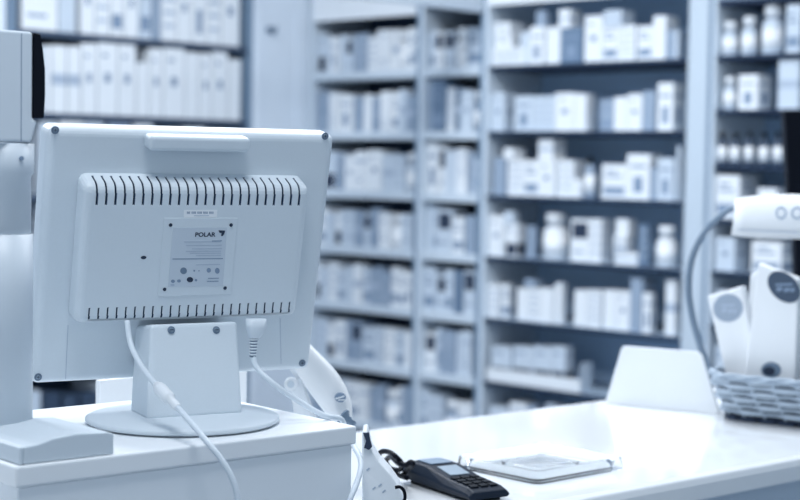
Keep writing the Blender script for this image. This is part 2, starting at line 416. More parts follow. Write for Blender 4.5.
for i in range(7):
    pitch = ZS[i] - ZS[i + 1]
    packed('left narrow bay', A0, A1, ZS[i + 1], pitch, i, 100 + i, tones=('white', 'pale', 'white', 'white', 'grey') if i < 3 else ('pale', 'white', 'pale', 'grey', 'grey', 'white'))
    profs = [lambda u: .62, lambda u: .86 if u < .3 else .66, lambda u: .9 - .35 * u, lambda u: .85 - .3 * u, lambda u: .7, lambda u: .72, lambda u: .65]
    packed('right narrow bay', B0, B1, ZS[i + 1], pitch, i, 200 + i, profs[i], tones=('white', 'blue', 'grey', 'blue', 'pale') if i == 1 else ('pale', 'pale', 'grey', 'white', 'blue') if i != 2 else ('white', 'pale', 'grey'))

# D bay
D_ROWS = [
 (1, [('p',722,739,22),('p',741,758,17),('p',760,784,1),(787,810,5,'pale',1)]),
 (2, [('p',724,738,77),(739,771,75,'white',2),(779,812,58,'pale',4)]),
 (3, [('b',719,729,132),('b',731,742,133),('b',746,756,132),('b',760,771,133),('b',774,785,132),('b',790,801,132)]),
 (4, [(716,756,175,'white',1),(758,786,188,'white',4),(789,815,182,'pale',1)]),
 (5, [(716,748,237,'pale',5),(752,798,241,'white',1)]),
 (6, [(717,735,290,'pale',0),(738,756,295,'grey',4),(760,785,293,'pale',2)]),
 (7, [(716,732,345,'pale',1),(735,760,350,'grey',3)]),
]
for zi, row in D_ROWS:
    zb = ZD[zi] + .0004; top_ = ZD[zi - 1] - .018; front = YF + .018; end = None
    for k, it in enumerate(row):
        sn = shelfname(zi - 1, 'right bay')
        if it[0] in ('b', 'p'):
            _, x0, x1, yt = it; Y = front + .02
            P = onY((x0 + x1) / 2, yt, Y); r = (onY(x1, yt, Y) - onY(x0, yt, Y)).x * .5 * .78
            bottle(r, min(P.z, top_) - zb, TONES['dark'] if it[0] == 'b' else TONES['pale'], M_black if it[0] == 'b' else TONES['white'], (P.x, front + r, zb),
                   f"{'dark bottle with black cap and white label' if it[0]=='b' else 'pale bottle with lid'}, {ORD[k]} from left, {sn}", squat=it[0] == 'p')
            end = P.x + r
        else:
            x0, x1, yt, tone, style = it
            X0, wd, d, h = fit_item(x0, x1, yt, zb, front); h = min(h, ZD[zi - 1] - .018 - zb)
            if end and X0 < end + .001: wd -= end + .001 - X0; X0 = end + .001
            end = X0 + wd
            carton(wd, d, h, tone, style, (X0, front, zb), 0, f"{size_word(wd,h)} {STYLEW[style]} {TONEW[tone]} carton, {ORD[k]} from left, {sn}")

# left wall shelves: cartons stand side by side along the wall, their fronts facing into the room
def left_row(zi, spans, rowname, ri):
    zb = ZL[zi] + .0004
    end = None
    for k, (x0, x1, yt, tone, style) in enumerate(spans):
        Pa = onX(x0, yt, XL - .012); Pb = onX(x1, yt, XL - .012)
        y0 = Pa.y; wd = Pb.y - Pa.y - .0015; h = min(max(Pa.z, Pb.z) - zb, .25)
        if y0 < 2.928: wd -= 2.928 - y0; y0 = 2.928
        if y0 + wd > 3.922: wd = 3.922 - y0
        d = .20
        o = carton(wd, d, h, tone, style, (XL - .012, y0, zb), math.pi / 2, f"{size_word(wd,h)} {STYLEW[style]} {TONEW[tone]} carton, {ORD[k]} from left, {rowname}")
left_row(0, [(22,58,-32,'white',6),(59,76,-30,'pale',0),(81,95,-30,'white',5),(96,110,-30,'white',3),(111,124,-28,'white',1),(125,139,-28,'white',5),(140,152,-27,'pale',1),(153,161,-26,'grey',0),
             (162,177,-25,'white',3),(178,192,-24,'white',5),(193,207,-23,'white',2),(208,221,-22,'white',3),(222,240,-20,'white',5)], 'top shelf, left wall unit', 0)
left_row(1, [(26,43,46,'pale',0),(44,51,46,'white',0),(52,67,46,'white',4),(68,81,47,'white',4),(82,97,44,'white',5),(98,118,39,'white',5),(119,136,44,'white',5),(137,149,63,'white',0),(150,163,49,'white',5),
             (164,185,45,'white',5),(186,199,53,'white',0),(200,212,54,'white',5),(213,228,50,'white',5),(229,241,60,'white',0)], 'second shelf, left wall unit', 1)
left_row(2, [(40,58,122,'pale',0),(60,84,116,'white',1),(86,104,117,'pale',2),(108,130,124,'grey',1),(134,153,119,'white',0),(156,180,130,'pale',3),(184,205,128,'white',1),(208,238,131,'pale',0)], 'third shelf, left wall unit', 2)
left_row(5, [(30,41,392,'pale',0),(43,60,394,'dark',0),(63,78,396,'dark',5),(81,100,394,'dark',0),(104,125,385,'pale',7),(130,160,386,'white',1)], 'low shelf, left wall unit', 4)
left_row(3, [(40,60,200,'pale',1),(64,90,205,'white',2),(96,120,200,'pale',0),(126,160,206,'white',1)], 'fourth shelf, left wall unit', 3)
# wall hook
t = thing('coat_hook', 'small grey hook on the pale wall corner', 'hook', tuple(onX(270, 30, XL)))
bm = new(); box(bm, 0.0002, .006, -.02, .02, -.012, .012); tube(bm, [(.006, 0, 0), (.03, 0, -.01), (.04, 0, .012)], .004, 8); obj('hook', bm, M_grey, t)

# ------------------------------------------------------------------ counter
CZ = 0.96
CR = D2R(-4.6)
t = thing('counter', 'long glossy white shop counter across the foreground', 'counter', (-1.160, 1.75, 0), CR)
W_ = 0.53
bm = new()
prof = [(0 - .0, CZ - .012), (-.004, CZ - .004), (-.012, CZ)]
pts = [(-W_, -1.6, CZ), (-W_, -1.6, CZ - .034), (0, -1.6, CZ - .034), (0.0, -1.6, CZ - .012), (-.0035, -1.6, CZ - .0035), (-.012, -1.6, CZ)]
prism(bm, pts, (0, 3.35, 0)); obj('worktop', bm, M_counter, t, bevel=.003, seg=3)
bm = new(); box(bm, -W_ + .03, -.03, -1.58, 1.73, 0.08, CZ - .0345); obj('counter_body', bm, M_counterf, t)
bm = new(); box(bm, -W_ + .06, -.06, -1.56, 1.70, 0.0, 0.0795); obj('plinth', bm, M_dark, t)

# ------------------------------------------------------------------ cash drawer (the raised white box under the monitor)
TZ = 1.08
FL = Vector((-1.2512, 0.7966)); ang = D2R(-5.2)
t = thing('cash_drawer', 'wide white box on the counter carrying the monitor and the customer display', 'cash drawer', (FL.x, FL.y, CZ + .0004), ang)
hd = TZ - CZ - .0004
bm = new(); box(bm, -.295, 0, 0, .400, hd - .020, hd); obj('drawer_lid', bm, mat('lid_white', (.88,.91,.94), .4), t, bevel=.0025)
bm = new(); box(bm, -.290, -.004, .004, .397, .004, hd - .0205); obj('drawer_body', bm, M_drawer, t, bevel=.002)
for x in (-.27, -.03):
    for y in (.03, .36):
        bm = new(); lathe(bm, [(.01, 0), (.01, .0038)], 12, M=Matrix.Translation((x, y, 0))); obj('foot', bm, M_black, t)

# ------------------------------------------------------------------ monitor
MA = D2R(73.5); MO = Vector((-1.3537, 1.0688, TZ + .0003))
mon = thing('monitor', 'pale grey point-of-sale monitor seen from behind on a round foot', 'monitor', MO, MA)
MW = Matrix.Translation(MO) @ Matrix.Rotation(MA, 4, 'Z')
YB, ZB, TILT = .063, .0394, D2R(11.8)
PT = Matrix.Translation((.0177, YB, ZB)) @ Matrix.Rotation(TILT, 4, 'X')
PWI = (MW @ PT).inverted()
def pan(px, py, yo=0.0):
    """sight line -> panel coordinates (x, z) on the plane y = yo"""
    o = PWI @ CAMP; d = PWI.to_3x3() @ ray(px, py); s = (yo - o.y) / d.y; q = o + d * s; return q.x, q.z
HW, HH = .165, .2790
bm = new(); box(bm, -HW, HW, 0, .034, 0, HH, M=PT); obj('housing', bm, M_plastic, mon, bevel=.009, seg=5)
bm = new(); box(bm, -HW + .018, HW - .018, .0342, .0352, .018, HH - .018, M=PT); obj('screen', bm, M_black, mon)
# bulge with real ventilation slots cut into it, the shade inside them coloured in
BY = -.026
x0, z1 = pan(78, 179, BY); x1, _ = pan(309, 182, BY); xa, z0 = pan(72, 324, BY); xb, z0b = pan(299, 317, BY)
z0 = (z0 + z0b) / 2; z1 = (pan(78, 177, BY)[1] + pan(305, 182, BY)[1]) / 2; bx0 = (x0 + xa) / 2 + .006; bx1 = (x1 + xb) / 2
bm = new()
bv = box(bm, bx0, bx1, BY, -.0002, z0, z1)
for v in bv:
    if v.co.z > z0 + .01: v.co.z += .0005 if v.co.y > -.001 else -.007
bm.edges.ensure_lookup_table()
fe = [e for e in bm.edges if not all(abs(v.co.y + .0002) < 1e-6 for v in e.verts)]
bmesh.ops.bevel(bm, geom=fe, offset=.0085, offset_type='OFFSET', segments=4, profile=.5, affect='EDGES', clamp_overlap=True)
bmesh.ops.recalc_face_normals(bm, faces=bm.faces)
bulge = obj('rear_cover', bm, [M_plastic, M_slot_shade], mon)
cm = new()
tx0, _ = pan(97.5, 190, BY); tx1, _ = pan(300, 190, BY); zc = pan(200, 205, BY)[1]
for k in range(24):
    x = tx0 + (tx1 - tx0) * k / 23
    if x > bx1 - .006: continue
    box(cm, x - .0008, x + .0008, BY - .01, BY + .019, zc, z1 + .012)
ux0, _ = pan(89, 316, BY); ux1, _ = pan(289, 311, BY); zu = (pan(89, 309, BY)[1] + pan(289, 302, BY)[1]) / 2
for k in range(24):
    x = ux0 + (ux1 - ux0) * k / 23
    box(cm, x - .0006, x + .0006, BY - .01, BY + .008, z0 + .0025, zu)
bmesh.ops.recalc_face_normals(cm, faces=cm.faces)
cut = obj('cutter', cm, [M_slot_shade], mon)
md = bulge.modifiers.new('b', 'BOOLEAN'); md.object = cut; md.operation = 'DIFFERENCE'; md.solver = 'EXACT'; md.material_mode = 'TRANSFER'
dg = bpy.context.evaluated_depsgraph_get(); me = bpy.data.meshes.new_from_object(bulge.evaluated_get(dg))
bulge.modifiers.clear(); bulge.data = me; bpy.data.objects.remove(cut)
me.transform(PT)
b = bulge.modifiers.new('bevel', 'BEVEL'); b.width = .0006; b.segments = 1; b.limit_method = 'ANGLE'; b.angle_limit = D2R(50)
# hand grip
gx0, gz1 = pan(146, 136, -.020); gx1, gz0 = pan(250, 153, -.020)
bm = new(); box(bm, gx0 + .005, gx1, -.020, -.0003, gz0, gz1, M=PT); obj('grip_ledge', bm, M_plastic, mon, bevel=.004, seg=4)
def screw(px, py, yo, r, parent, M=PT, name='screw'):
    x, z = pan(px, py, yo)
    bm = new(); T = M @ Matrix.Translation((x, yo, z)) @ Matrix.Rotation(math.pi / 2, 4, 'X')
    lathe(bm, [(r, 0.0002), (r, .0008), (r * .7, .0012)], 14, M=T); box(bm, -r * .6, r * .6, -r * .12, r * .12, .0012, .0014, 1, M=T); box(bm, -r * .12, r * .12, -r * .6, r * .6, .0012, .0015, 1, M=T)
    o = obj(name, bm, [M_chrome, M_ink], parent); return o
for p in ((55, 130), (325, 136), (38, 377), (302, 363)):
    x, z = pan(*p, 0)
    bm = new(); lathe(bm, [(.0042, 0.0001), (.0042, .0007), (.0032, .0009), (.0030, .0003)], 16, M=PT @ Matrix.Translation((x, 0, z)) @ Matrix.Rotation(math.pi / 2, 4, 'X'))
    sr = obj('screw_recess', bm, M_grey, mon); s_ = screw(*p, -.0008, .0024, mon); s_.parent = sr
# rear plate with rating label
yo = BY - .0008
def pq(bm, pxs, yo, mi=0, th=.0006):
    pts = [pan(px, py, yo) for px, py in pxs]; prism(bm, [(x, yo, z) for x, z in pts], (0, th, 0), mi, M=PT)
pl = new(); pq(pl, [(164, 218), (238, 218), (231, 294), (158, 297)], yo, 0, .0007); plate = obj('mounting_plate', pl, M_plastic, mon, bevel=.0004, seg=2)
for p in ((170.5, 225), (231, 225), (164.5, 289.3), (225, 288)):
    x, z = pan(*p, yo)
    bm = new(); lathe(bm, [(.0020, 0.0001), (.0020, .0005)], 14, M=PT @ Matrix.Translation((x, yo, z)) @ Matrix.Rotation(math.pi / 2, 4, 'X')); obj('screw_hole', bm, M_ink, plate)
bm = new(); y2 = yo - .0003
pq(bm, [(173, 227.5), (227, 227.5), (223, 286), (168, 287)], y2, 0, .00025)
y3 = y2 - .0002
pq(bm, [(172.5, 258.6), (223, 258.2), (223, 259.1), (172.5, 259.5)], y3, 2, .00015)          # divider line
for (a, b_, c) in ((186, 222, 245), (192, 222, 248.5), (186, 221, 251), (190, 221, 253), (196, 221, 255.3), (184, 221, 241.6)): pq(bm, [(a, c), (b_, c - .2), (b_, c + .5), (a, c + .7)], y3, 3, .00015)
pq(bm, [(212, 240.6), (222, 240.4), (222, 241.3), (212, 241.5)], y3, 2, .00015)
pq(bm, [(196, 264.5), (220, 264), (220, 264.8), (196, 265.3)], y3, 3, .00015)
pq(bm, [(208, 278), (219, 277.8), (219, 278.6), (208, 278.8)], y3, 2, .00015); pq(bm, [(207, 281), (218.5, 280.8), (218.5, 281.6), (207, 281.8)], y3, 2, .00015)
for (cx, cy, r, sx, mi) in ((183.6, 270.8, 3.4, 1, 4), (190, 279.7, 2.7, 1.2, 1), (208.8, 270.3, 2.4, .9, 2), (217.3, 270.8, 3.0, .8, 2), (194.3, 270.8, 1.0, 1, 2), (199, 270.8, .7, 1, 2), (173, 281.3, 1.7, 1.2, 2), (179, 281, 1.6, 1.2, 2), (196, 280.2, 1.3, 1, 2), (172.5, 285, 1.2, 1.8, 3)):
    pq(bm, [(cx + r * sx * math.cos(a * .5236), cy - r * math.sin(a * .5236)) for a in range(12)], y3, mi, .00015)
pq(bm, [(218.5, 230.3), (225.3, 230.6), (224.2, 234.3), (222.4, 236.2), (221.0, 235.8), (221.6, 233.2), (219.6, 232.8)], y3, 1, .00015)   # flag-shaped mark
xa_, za_ = pan(205, 236.6, y3); xe_, _ = pan(217.5, 236.6, y3)
text_into(bm, 'POLAR', .0066, PT @ Matrix.Translation((xa_, y3, za_)) @ Matrix.Rotation(math.pi / 2, 4, 'X') @ Matrix.Diagonal((1.15, 1, 1, 1)), 1)
obj('rating_label', bm, [M_label, M_ink, M_ink2, M_ink3, M_grey], plate)
bm = new(); pq(bm, [(184, 210), (217.5, 210), (217, 217.5), (184, 217.6)], BY - .0004, 0, .0003)
for k in range(24):
    if k % 5 == 3: continue
    a = 187 + k * 1.17; pq(bm, [(a, 211.6), (a + .7, 211.6), (a + .7, 213.8), (a, 213.8)], BY - .0006, 1, .00015)
pq(bm, [(194, 215.5), (209, 215.4), (209, 216), (194, 216.1)], BY - .0006, 2, .00015)
obj('serial_sticker', bm, [M_paper, M_ink2, M_ink3], bulge)
x, z = pan(143.5, 257.5, BY)
bm = new(); lathe(bm, [(.0021, 0.0001), (.0021, .0004)], 14, M=PT @ Matrix.Translation((x, BY, z)) @ Matrix.Rotation(math.pi / 2, 4, 'X'), sx=1.5, sy=.9); obj('lock_slot', bm, M_ink, bulge)
# seam lines on the housing
for (a, b_) in (((68, 325), (65.5, 379)), ((280, 318), (281, 364))):
    (xa_, za_), (xb_, zb_) = pan(*a, 0), pan(*b_, 0)
    bm = new(); prism(bm, [(xa_ - .0003, -.0003, za_), (xa_ + .0003, -.0003, za_), (xb_ + .0003, -.0003, zb_), (xb_ - .0003, -.0003, zb_)], (0, .0002, 0), M=PT); obj('seam', bm, M_ink3, mon)
# stand: round foot and tapered neck
bm = new(); lathe(bm, [(.088, .0), (.100, .001), (.1035, .003), (.1035, .0060), (.1005, .0074), (.085, .0084), (.05, .0090), (0, .0092)], 64)
obj('foot', bm, M_plastic, mon, smooth=True)
bm = new(); lathe(bm, [(.092, -.0003 + .0002), (.092, .0004)], 48); obj('rubber_ring', bm, M_black, mon)
MWI = MW.inverted()
def loc_y(px, py, y):
    o = MWI @ CAMP; d = MWI.to_3x3() @ ray(px, py); s = (y - o.y) / d.y; return o + d * s
yb_, yt_ = -.018, .006
q = [loc_y(147, 416, yb_), loc_y(243, 411, yb_), loc_y(237.5, 323, yt_), loc_y(151, 323, yt_)]
zt_ = (q[2].z + q[3].z) / 2
fr = [(q[0].x, yb_, .0075), (q[1].x, yb_, .0075), (q[2].x, yt_, zt_), (q[3].x, yt_, zt_)]
bk = [(q[0].x + .004, .045, .0075), (q[1].x - .004, .045, .0075), (q[2].x, .0545, zt_ - .006), (q[3].x, .0545, zt_ - .006)]
bm = new(); va = [bm.verts.new(p) for p in fr]; vb = [bm.verts.new(p) for p in bk]
bm.faces.new(va); bm.faces.new(vb[::-1])
for i in range(4): bm.faces.new((va[i], vb[i], vb[(i + 1) % 4], va[(i + 1) % 4]))
neck = obj('neck', bm, M_plastic, mon, bevel=.004, seg=3)
nt_ = math.atan2(yt_ - yb_, zt_ - .01)
for px in (171, 216):
    yy = yt_ - .006 * math.tan(nt_); Q = loc_y(px, 330, yy); T = Matrix.Translation((Q.x, Q.y - .0006, Q.z)) @ Matrix.Rotation(math.pi / 2 - nt_, 4, 'X')
    bm = new(); lathe(bm, [(.0042, .0), (.0042, .0007), (.0030, .0010)], 16, 0, M=T); lathe(bm, [(.0028, .0011), (.0022, .0018)], 14, 1, M=T); box(bm, -.002, .002, -.0004, .0004, .0018, .0021, 2, M=T)
    obj('screw', bm, [M_grey, M_chrome, M_ink], neck)

# power lead with moulded plug (right) and signal lead with ferrite (left)
def wpt(px, py, Z): return tuple(onF(px, py, Z))
cab = thing('power_cable', 'white power cable with ribbed plug hanging from the monitor over the drawer edge', 'cable', (0, 0, 0))
Pc = onF(254.5, 345, 1.735)
dn = Vector((0, 0, -1)); mx_ = Vector((math.cos(MA), math.sin(MA), 0)); my_ = Vector((-math.sin(MA), math.cos(MA), 0))
Pt = onF(256, 321, 1.735)
def ring(c, wx, wy, n=20):
    return [tuple(Vector(c) + mx_ * wx * (abs(math.cos(2 * math.pi * k / n)) ** .6) * math.copysign(1, math.cos(2 * math.pi * k / n)) + my_ * wy * (abs(math.sin(2 * math.pi * k / n)) ** .6) * math.copysign(1, math.sin(2 * math.pi * k / n))) for k in range(n)]
bm = new()
px_ = [(256, 319, .0108, .008), (256, 327, .0108, .008), (255, 334, .0078, .007), (254.5, 337, .0062, .006), (254, 338, .0055, .0055)]
loft(bm, [ring(onF(a, b_, 1.735), c, d) for a, b_, c, d in px_]); obj('plug', bm, M_cable, cab)
bm = new()
for k in range(6):
    y = 338.5 + k * 3.0; rr = .0052 - k * .0003; xk = 254 - k * .25
    loft(bm, [ring(onF(xk, y, 1.735), rr, rr), ring(onF(xk, y + 1.7, 1.735), rr, rr)], 0)
loft(bm, [ring(onF(254, 338, 1.735), .0038, .0038), ring(onF(252.7, 357, 1.735), .0032, .0032)], 1)
obj('strain_relief', bm, [M_cable, M_grey], cab)
bm = new()
tube(bm, [wpt(253, 356, 1.735), wpt(257, 368, 1.732), wpt(275, 385, 1.725), wpt(300, 402, 1.74), wpt(322, 414.5, 1.745), wpt(334, 417.5, 1.760), wpt(342, 420, 1.785), wpt(347, 434, 1.780), wpt(354, 447, 1.765), wpt(359.5, 457, 1.740), wpt(360.5, 469, 1.722), wpt(356.5, 484, 1.706), wpt(350, 500, 1.690), wpt(346, 520, 1.69)], .0030, 10)
obj('cord', bm, M_cable, cab)
cab = thing('signal_cable', 'white signal cable with square ferrite bead crossing the drawer front', 'cable', (0, 0, 0))
pts = [wpt(127, 321, 1.70), wpt(131, 345, 1.69), wpt(142, 367, 1.665), wpt(156, 385, 1.635)]
bm = new(); tube(bm, pts, .0030, 10)
tube(bm, [wpt(177, 407, 1.600), wpt(192, 424, 1.572), wpt(208, 443, 1.548), wpt(221, 459, 1.542), wpt(231, 476, 1.540), wpt(237, 495, 1.540), wpt(240, 530, 1.54)], .0030, 10); obj('cord', bm, M_cable, cab)
a_, b_ = Vector(wpt(156, 384.5, 1.6355)), Vector(wpt(178, 408, 1.599)); dv = b_ - a_; Z = dv.normalized(); X = Z.orthogonal().normalized(); Y = Z.cross(X)
T = Matrix.Translation(a_) @ Matrix((X, Y, Z)).transposed().to_4x4()
bm = new(); lathe(bm, [(.0034, 0), (.0042, .001), (.0044, .006), (.0062, .0062), (.0068, .009), (.0068, dv.length * .6), (.0062, dv.length * .62), (.0046, dv.length * .64), (.0044, dv.length * .95), (.0034, dv.length)], 14, M=T)
obj('ferrite_bead', bm, M_white, cab)

# ------------------------------------------------------------------ customer display on the pole, front left of the drawer
dsp = thing('customer_display', 'pole-mounted customer display with black face, standing on the drawer at left', 'customer display', (-1.2535, .806, TZ + .0004), ang)
bm = new()
# base: humped front profile along local y, extruded back along -x
pr_ = [(-.13, 0), (.0915, 0), (.0915, .0185), (.086, .0215), (.06, .0225), (.030, .0215), (.012, .0165), (.002, .0145), (-.13, .0145)]
prf = [(0, 0), (.0945, 0), (.0945, .0195), (.089, .0215), (.055, .0235), (.03, .0215), (.014, .0175), (0, .0165)]
prism(bm, [(0, y, z) for y, z in prf], (-.11, 0, 0))
prism(bm, [(0, y, z) for y, z in [(-.004, 0), (-.0001, 0), (-.0001, .0165), (-.004, .0165)]], (-.11, 0, 0))
obj('display_base', bm, M_plastic, dsp, bevel=.0015, seg=2)
def dl(px, py, z):   # local coordinates of a sight-line hit at height z
    return Matrix.Rotation(-ang, 3, 'Z') @ (onz(px, py, z) - Vector(dsp.location))
pc = dl(2, 420, TZ + .022)
bm = new(); lathe(bm, [(.0295, .0175), (.0295, .150), (.0293, .206)], 40, M=Matrix.Translation((pc.x, pc.y, 0))); obj('pole', bm, M_pole, dsp)
bm = new(); lathe(bm, [(.0275, .2063), (.0272, .262), (.0298, .266), (.030, .2945)], 40, M=Matrix.Translation((pc.x, pc.y, 0))); obj('pole_collar', bm, M_pole, dsp)
pos = dl(12, 152, 1.366)
hx = pc.x; hy = pc.y - .0105; HZ = Matrix.Translation((0, 0, .017))
bm = new()
prism(bm, [(hx + .030, y, z) for y, z in [(hy - .12, .2785), (hy + .026, .2785), (hy + .0325, .300), (hy + .027, .3015), (hy + .027, .384), (hy + .024, .3855), (hy - .12, .3855)]], (-.055, 0, 0), M=HZ)
obj('display_head', bm, M_pole, dsp, bevel=.003, seg=3)
bm = new(); box(bm, hx + .0303, hx + .0306, hy + .014, hy + .0146, .2795, .383, M=HZ); obj('seam', bm, M_ink2, dsp)
bm = new()
prism(bm, [(hx + .031, y, z) for y, z in [(hy + .0275, .302), (hy + .0385, .3025), (hy + .0398, .325), (hy + .0395, .350), (hy + .037, .370), (hy + .0345, .3835), (hy + .0275, .3845)]], (-.057, 0, 0), M=HZ)
obj('display_window', bm, M_black, dsp, bevel=.001, seg=2)
bm = new(); T = Matrix.Translation((pc.x + .029, pc.y + .004, .280)) @ Matrix.Rotation(math.pi / 2, 4, 'Y'); lathe(bm, [(.0022, 0.001), (.0022, .003)], 12, M=T); obj('screw', bm, M_ink2, dsp)

# ------------------------------------------------------------------ white box standing behind the drawer
Pa = onF(100, 392, 1.96); Pb = onF(247, 392, 2.13)
dv = Vector((Pb.x - Pa.x, Pb.y - Pa.y, 0)); a = math.atan2(dv.y, dv.x)
topz = onF(119, 381, 1.96).z
t = thing('counter_divider', 'white upright divider board standing on the counter behind the drawer, under the monitor', 'divider', (Pa.x, Pa.y, CZ + .0004), a)
bm = new(); box(bm, 0, dv.length, 0, .010, .003, topz - CZ); obj('board', bm, M_paper, t, bevel=.0015)
bm = new(); box(bm, .01, dv.length - .01, -.0, .045, 0, .0028); obj('base_strip', bm, M_white, t)

# ------------------------------------------------------------------ barcode scanner in its holder
def F2(px, py, Z): return Vector(wpt(px, py, Z))
sc = thing('barcode_scanner', 'white handheld barcode scanner with oval emblem, resting head-up behind the drawer corner', 'barcode scanner', (0, 0, 0))
ax = [(286, 325, .0100, 1.965), (291, 336, .0125, 1.962), (298, 349, .0150, 1.958), (307.5, 362, .0182, 1.955), (318, 375, .0205, 1.953), (327.5, 388, .0212, 1.951), (335.5, 401, .0195, 1.95), (340.5, 413, .0160, 1.949), (343.5, 421, .0115, 1.949), (345, 427, .006, 1.949)]
P = [F2(a, b_, d) for a, b_, c, d in ax]
fw = (RM @ Vector((0, 0, -1))).normalized()
rings = []
for i, p in enumerate(P):
    tt = (P[min(i + 1, len(P) - 1)] - P[max(0, i - 1)]).normalized(); s = tt.cross(fw).normalized(); u = s.cross(tt).normalized(); rr = ax[i][2]
    rings.append([p + s * rr * math.cos(2 * math.pi * k / 24) + u * rr * .85 * math.sin(2 * math.pi * k / 24) for k in range(24)])
bm = new(); loft(bm, rings); body = obj('scanner_body', bm, mat('scanner_white', (.90, .92, .94), .3), sc, smooth=True)
sub = body.modifiers.new('s', 'SUBSURF'); sub.levels = 1; sub.render_levels = 2
c = F2(340.5, 397.5, 1.928); sx_ = (P[6] - P[5]).normalized()
T = Matrix.Translation(c) @ RM.to_4x4() @ Matrix.Rotation(D2R(10), 4, 'Y')
bm = new(); lathe(bm, [(.0068, -.003), (.0068, .0006), (.006, .001)], 24, 0, M=T, sy=.85)
box(bm, -.0062, .0050, -.0005, .0012, .0011, .0015, 1, M=T @ Matrix.Rotation(D2R(15), 4, 'Z')); box(bm, -.003, .0058, -.0034, -.0022, .0011, .0015, 1, M=T); obj('emblem', bm, [M_ink2, M_paper], sc)
bm = new(); g0 = F2(342.5, 417, 1.922); g1 = F2(356, 426, 1.915)
Zv = (g1 - g0).normalized(); Xv = Zv.orthogonal().normalized(); T = Matrix.Translation(g0) @ Matrix((Xv, Zv.cross(Xv), Zv)).transposed().to_4x4()
lathe(bm, [(.0105, 0), (.0105, .0025), (.0075, .003), (.0075, .005), (.0055, .0055), (.0055, .010), (.004, .0105), (.004, .018)], 20, M=T); obj('cable_boot', bm, M_grey, sc)
hd_ = thing('scanner_holder', 'white tapered scanner stand with pivot joint behind the drawer corner', 'scanner stand', (0, 0, 0))
bm = new()
Zh = 1.99
for seg in ([(287, 366), (327, 374), (333, 392), (318, 396), (300, 384)],):
    prism(bm, [tuple(F2(a, b_, Zh)) for a, b_ in seg], tuple(fw * .02))
prism(bm, [tuple(F2(a, b_, Zh - .004)) for a, b_ in [(289, 382), (300, 376), (316, 420), (322, 470), (290, 470), (295, 420)]], tuple(fw * .022))
obj('stand_arm', bm, M_white, hd_, bevel=.002, seg=2)
gf = onF(306, 460, Zh)
bm = new(); lathe(bm, [(.045, 0), (.045, .006), (.03, .010), (.018, .02)], 32, M=Matrix.Translation((gf.x, gf.y, CZ + .0004))); obj('stand_foot', bm, M_white, hd_)
bm = new(); c = F2(291, 384, Zh - .006); T = Matrix.Translation(c) @ RM.to_4x4(); lathe(bm, [(.0085, -.002), (.0085, .002), (.006, .003)], 20, 0, M=T); lathe(bm, [(.0045, .0031), (.004, .0038)], 16, 1, M=T); obj('pivot', bm, [M_white, M_shelfw], hd_)
bm = new(); tube(bm, [tuple(F2(a, b_, Zh - .012)) for a, b_ in [(290, 362), (300, 372), (312, 388), (322, 402), (326, 414)]], .0022, 8); obj('release_bar', bm, M_ink3, hd_)

# ------------------------------------------------------------------ white sloped dispenser in front of the drawer's right end
Zd = 1.752
q0 = onF(360, 500, Zd)
t = thing('tape_dispenser', 'sloped white plastic dispenser with black clip beside the drawer corner', 'dispenser', (0, 0, 0))
bm = new()
base_y = 560
out = [(362, 432), (367, 431), (371, 449), (379, 462), (390, 474), (399, 487), (404, 500), (407, 520), (408, 547), (362, 547), (362, 470)]
pb = [onF(a, b_, Zd) for a, b_ in out]
zmin = CZ + .0005
pb = [Vector((p.x, p.y, max(p.z, zmin))) for p in pb]
prism(bm, [tuple(p) for p in pb], tuple(Vector((fw.x, fw.y, 0)).normalized() * .05)); obj('dispenser_body', bm, M_white, t, bevel=.002, seg=3)
bm = new(); prism(bm, [tuple(F2(a, b_, Zd - .004)) for a, b_ in [(363, 433), (369, 433), (370, 440), (372, 447), (369, 450), (364, 448), (366, 441)]], tuple(fw * .01)); obj('clip', bm, M_ink, t)
bm = new(); 
for (a, b_) in ((372, 489), (378, 486), (382, 492), (366, 470)): prism(bm, [tuple(F2(a + u, b_ + v, Zd - .0008)) for u, v in ((0, 0), (3, -2.5), (4, -1.5), (1, 1))], tuple(fw * .0006))
obj('embossed_mark', bm, M_ink3, t)

# ------------------------------------------------------------------ card terminal with cable
Lb = onz(402, 483, CZ); 
A_ = onz(401, 482, CZ); B_ = onz(469, 505, CZ)
dx = Vector((B_.x - A_.x, B_.y - A_.y, 0)); a = math.atan2(dx.y, dx.x); LN = dx.length
t = thing('card_terminal', 'dark blue card payment terminal with keypad lying on the counter', 'card terminal', (A_.x, A_.y, CZ + .0004), a)
Cc = Matrix.Rotation(-a, 3, 'Z') @ (onz(441, 463, CZ + .035) - Vector((A_.x, A_.y, 0))); WD = .060
bm = new()
hb, hf = .028, .013
secs = [(0.0, hb * .85), (.012, hb), (.05, hb), (LN * .62, hb * .72), (LN - .012, hf + .004), (LN, hf)]
rings = []
for x, h in secs:
    rings.append([(x, 0.003, .004), (x, WD - .003, .004), (x, WD, h * .6), (x, WD - .006, h), (x, .006, h), (x, 0, h * .6)])
loft(bm, rings)
for f in bm.faces: f.smooth = False
obj('terminal_body', bm, M_term, t, bevel=.002, seg=2)
bm = new(); box(bm, .01, LN - .01, .008, WD - .008, 0, .0045); obj('terminal_base', bm, M_black, t)
def topz_at(x):
    for i in range(len(secs) - 1):
        if secs[i][0] <= x <= secs[i + 1][0]:
            u = (x - secs[i][0]) / (secs[i + 1][0] - secs[i][0]); return secs[i][1] + u * (secs[i + 1][1] - secs[i][1])
def deck(x0, x1, y0, y1, e, th, name, m, bev=0):
    z0, z1 = topz_at(x0), topz_at(x1); bm = new()
    prism(bm, [(x0, y0, z0 + e), (x1, y0, z1 + e), (x1, y1, z1 + e), (x0, y1, z0 + e)], (0, 0, th)); return obj(name, bm, m, t, bevel=bev, seg=2)
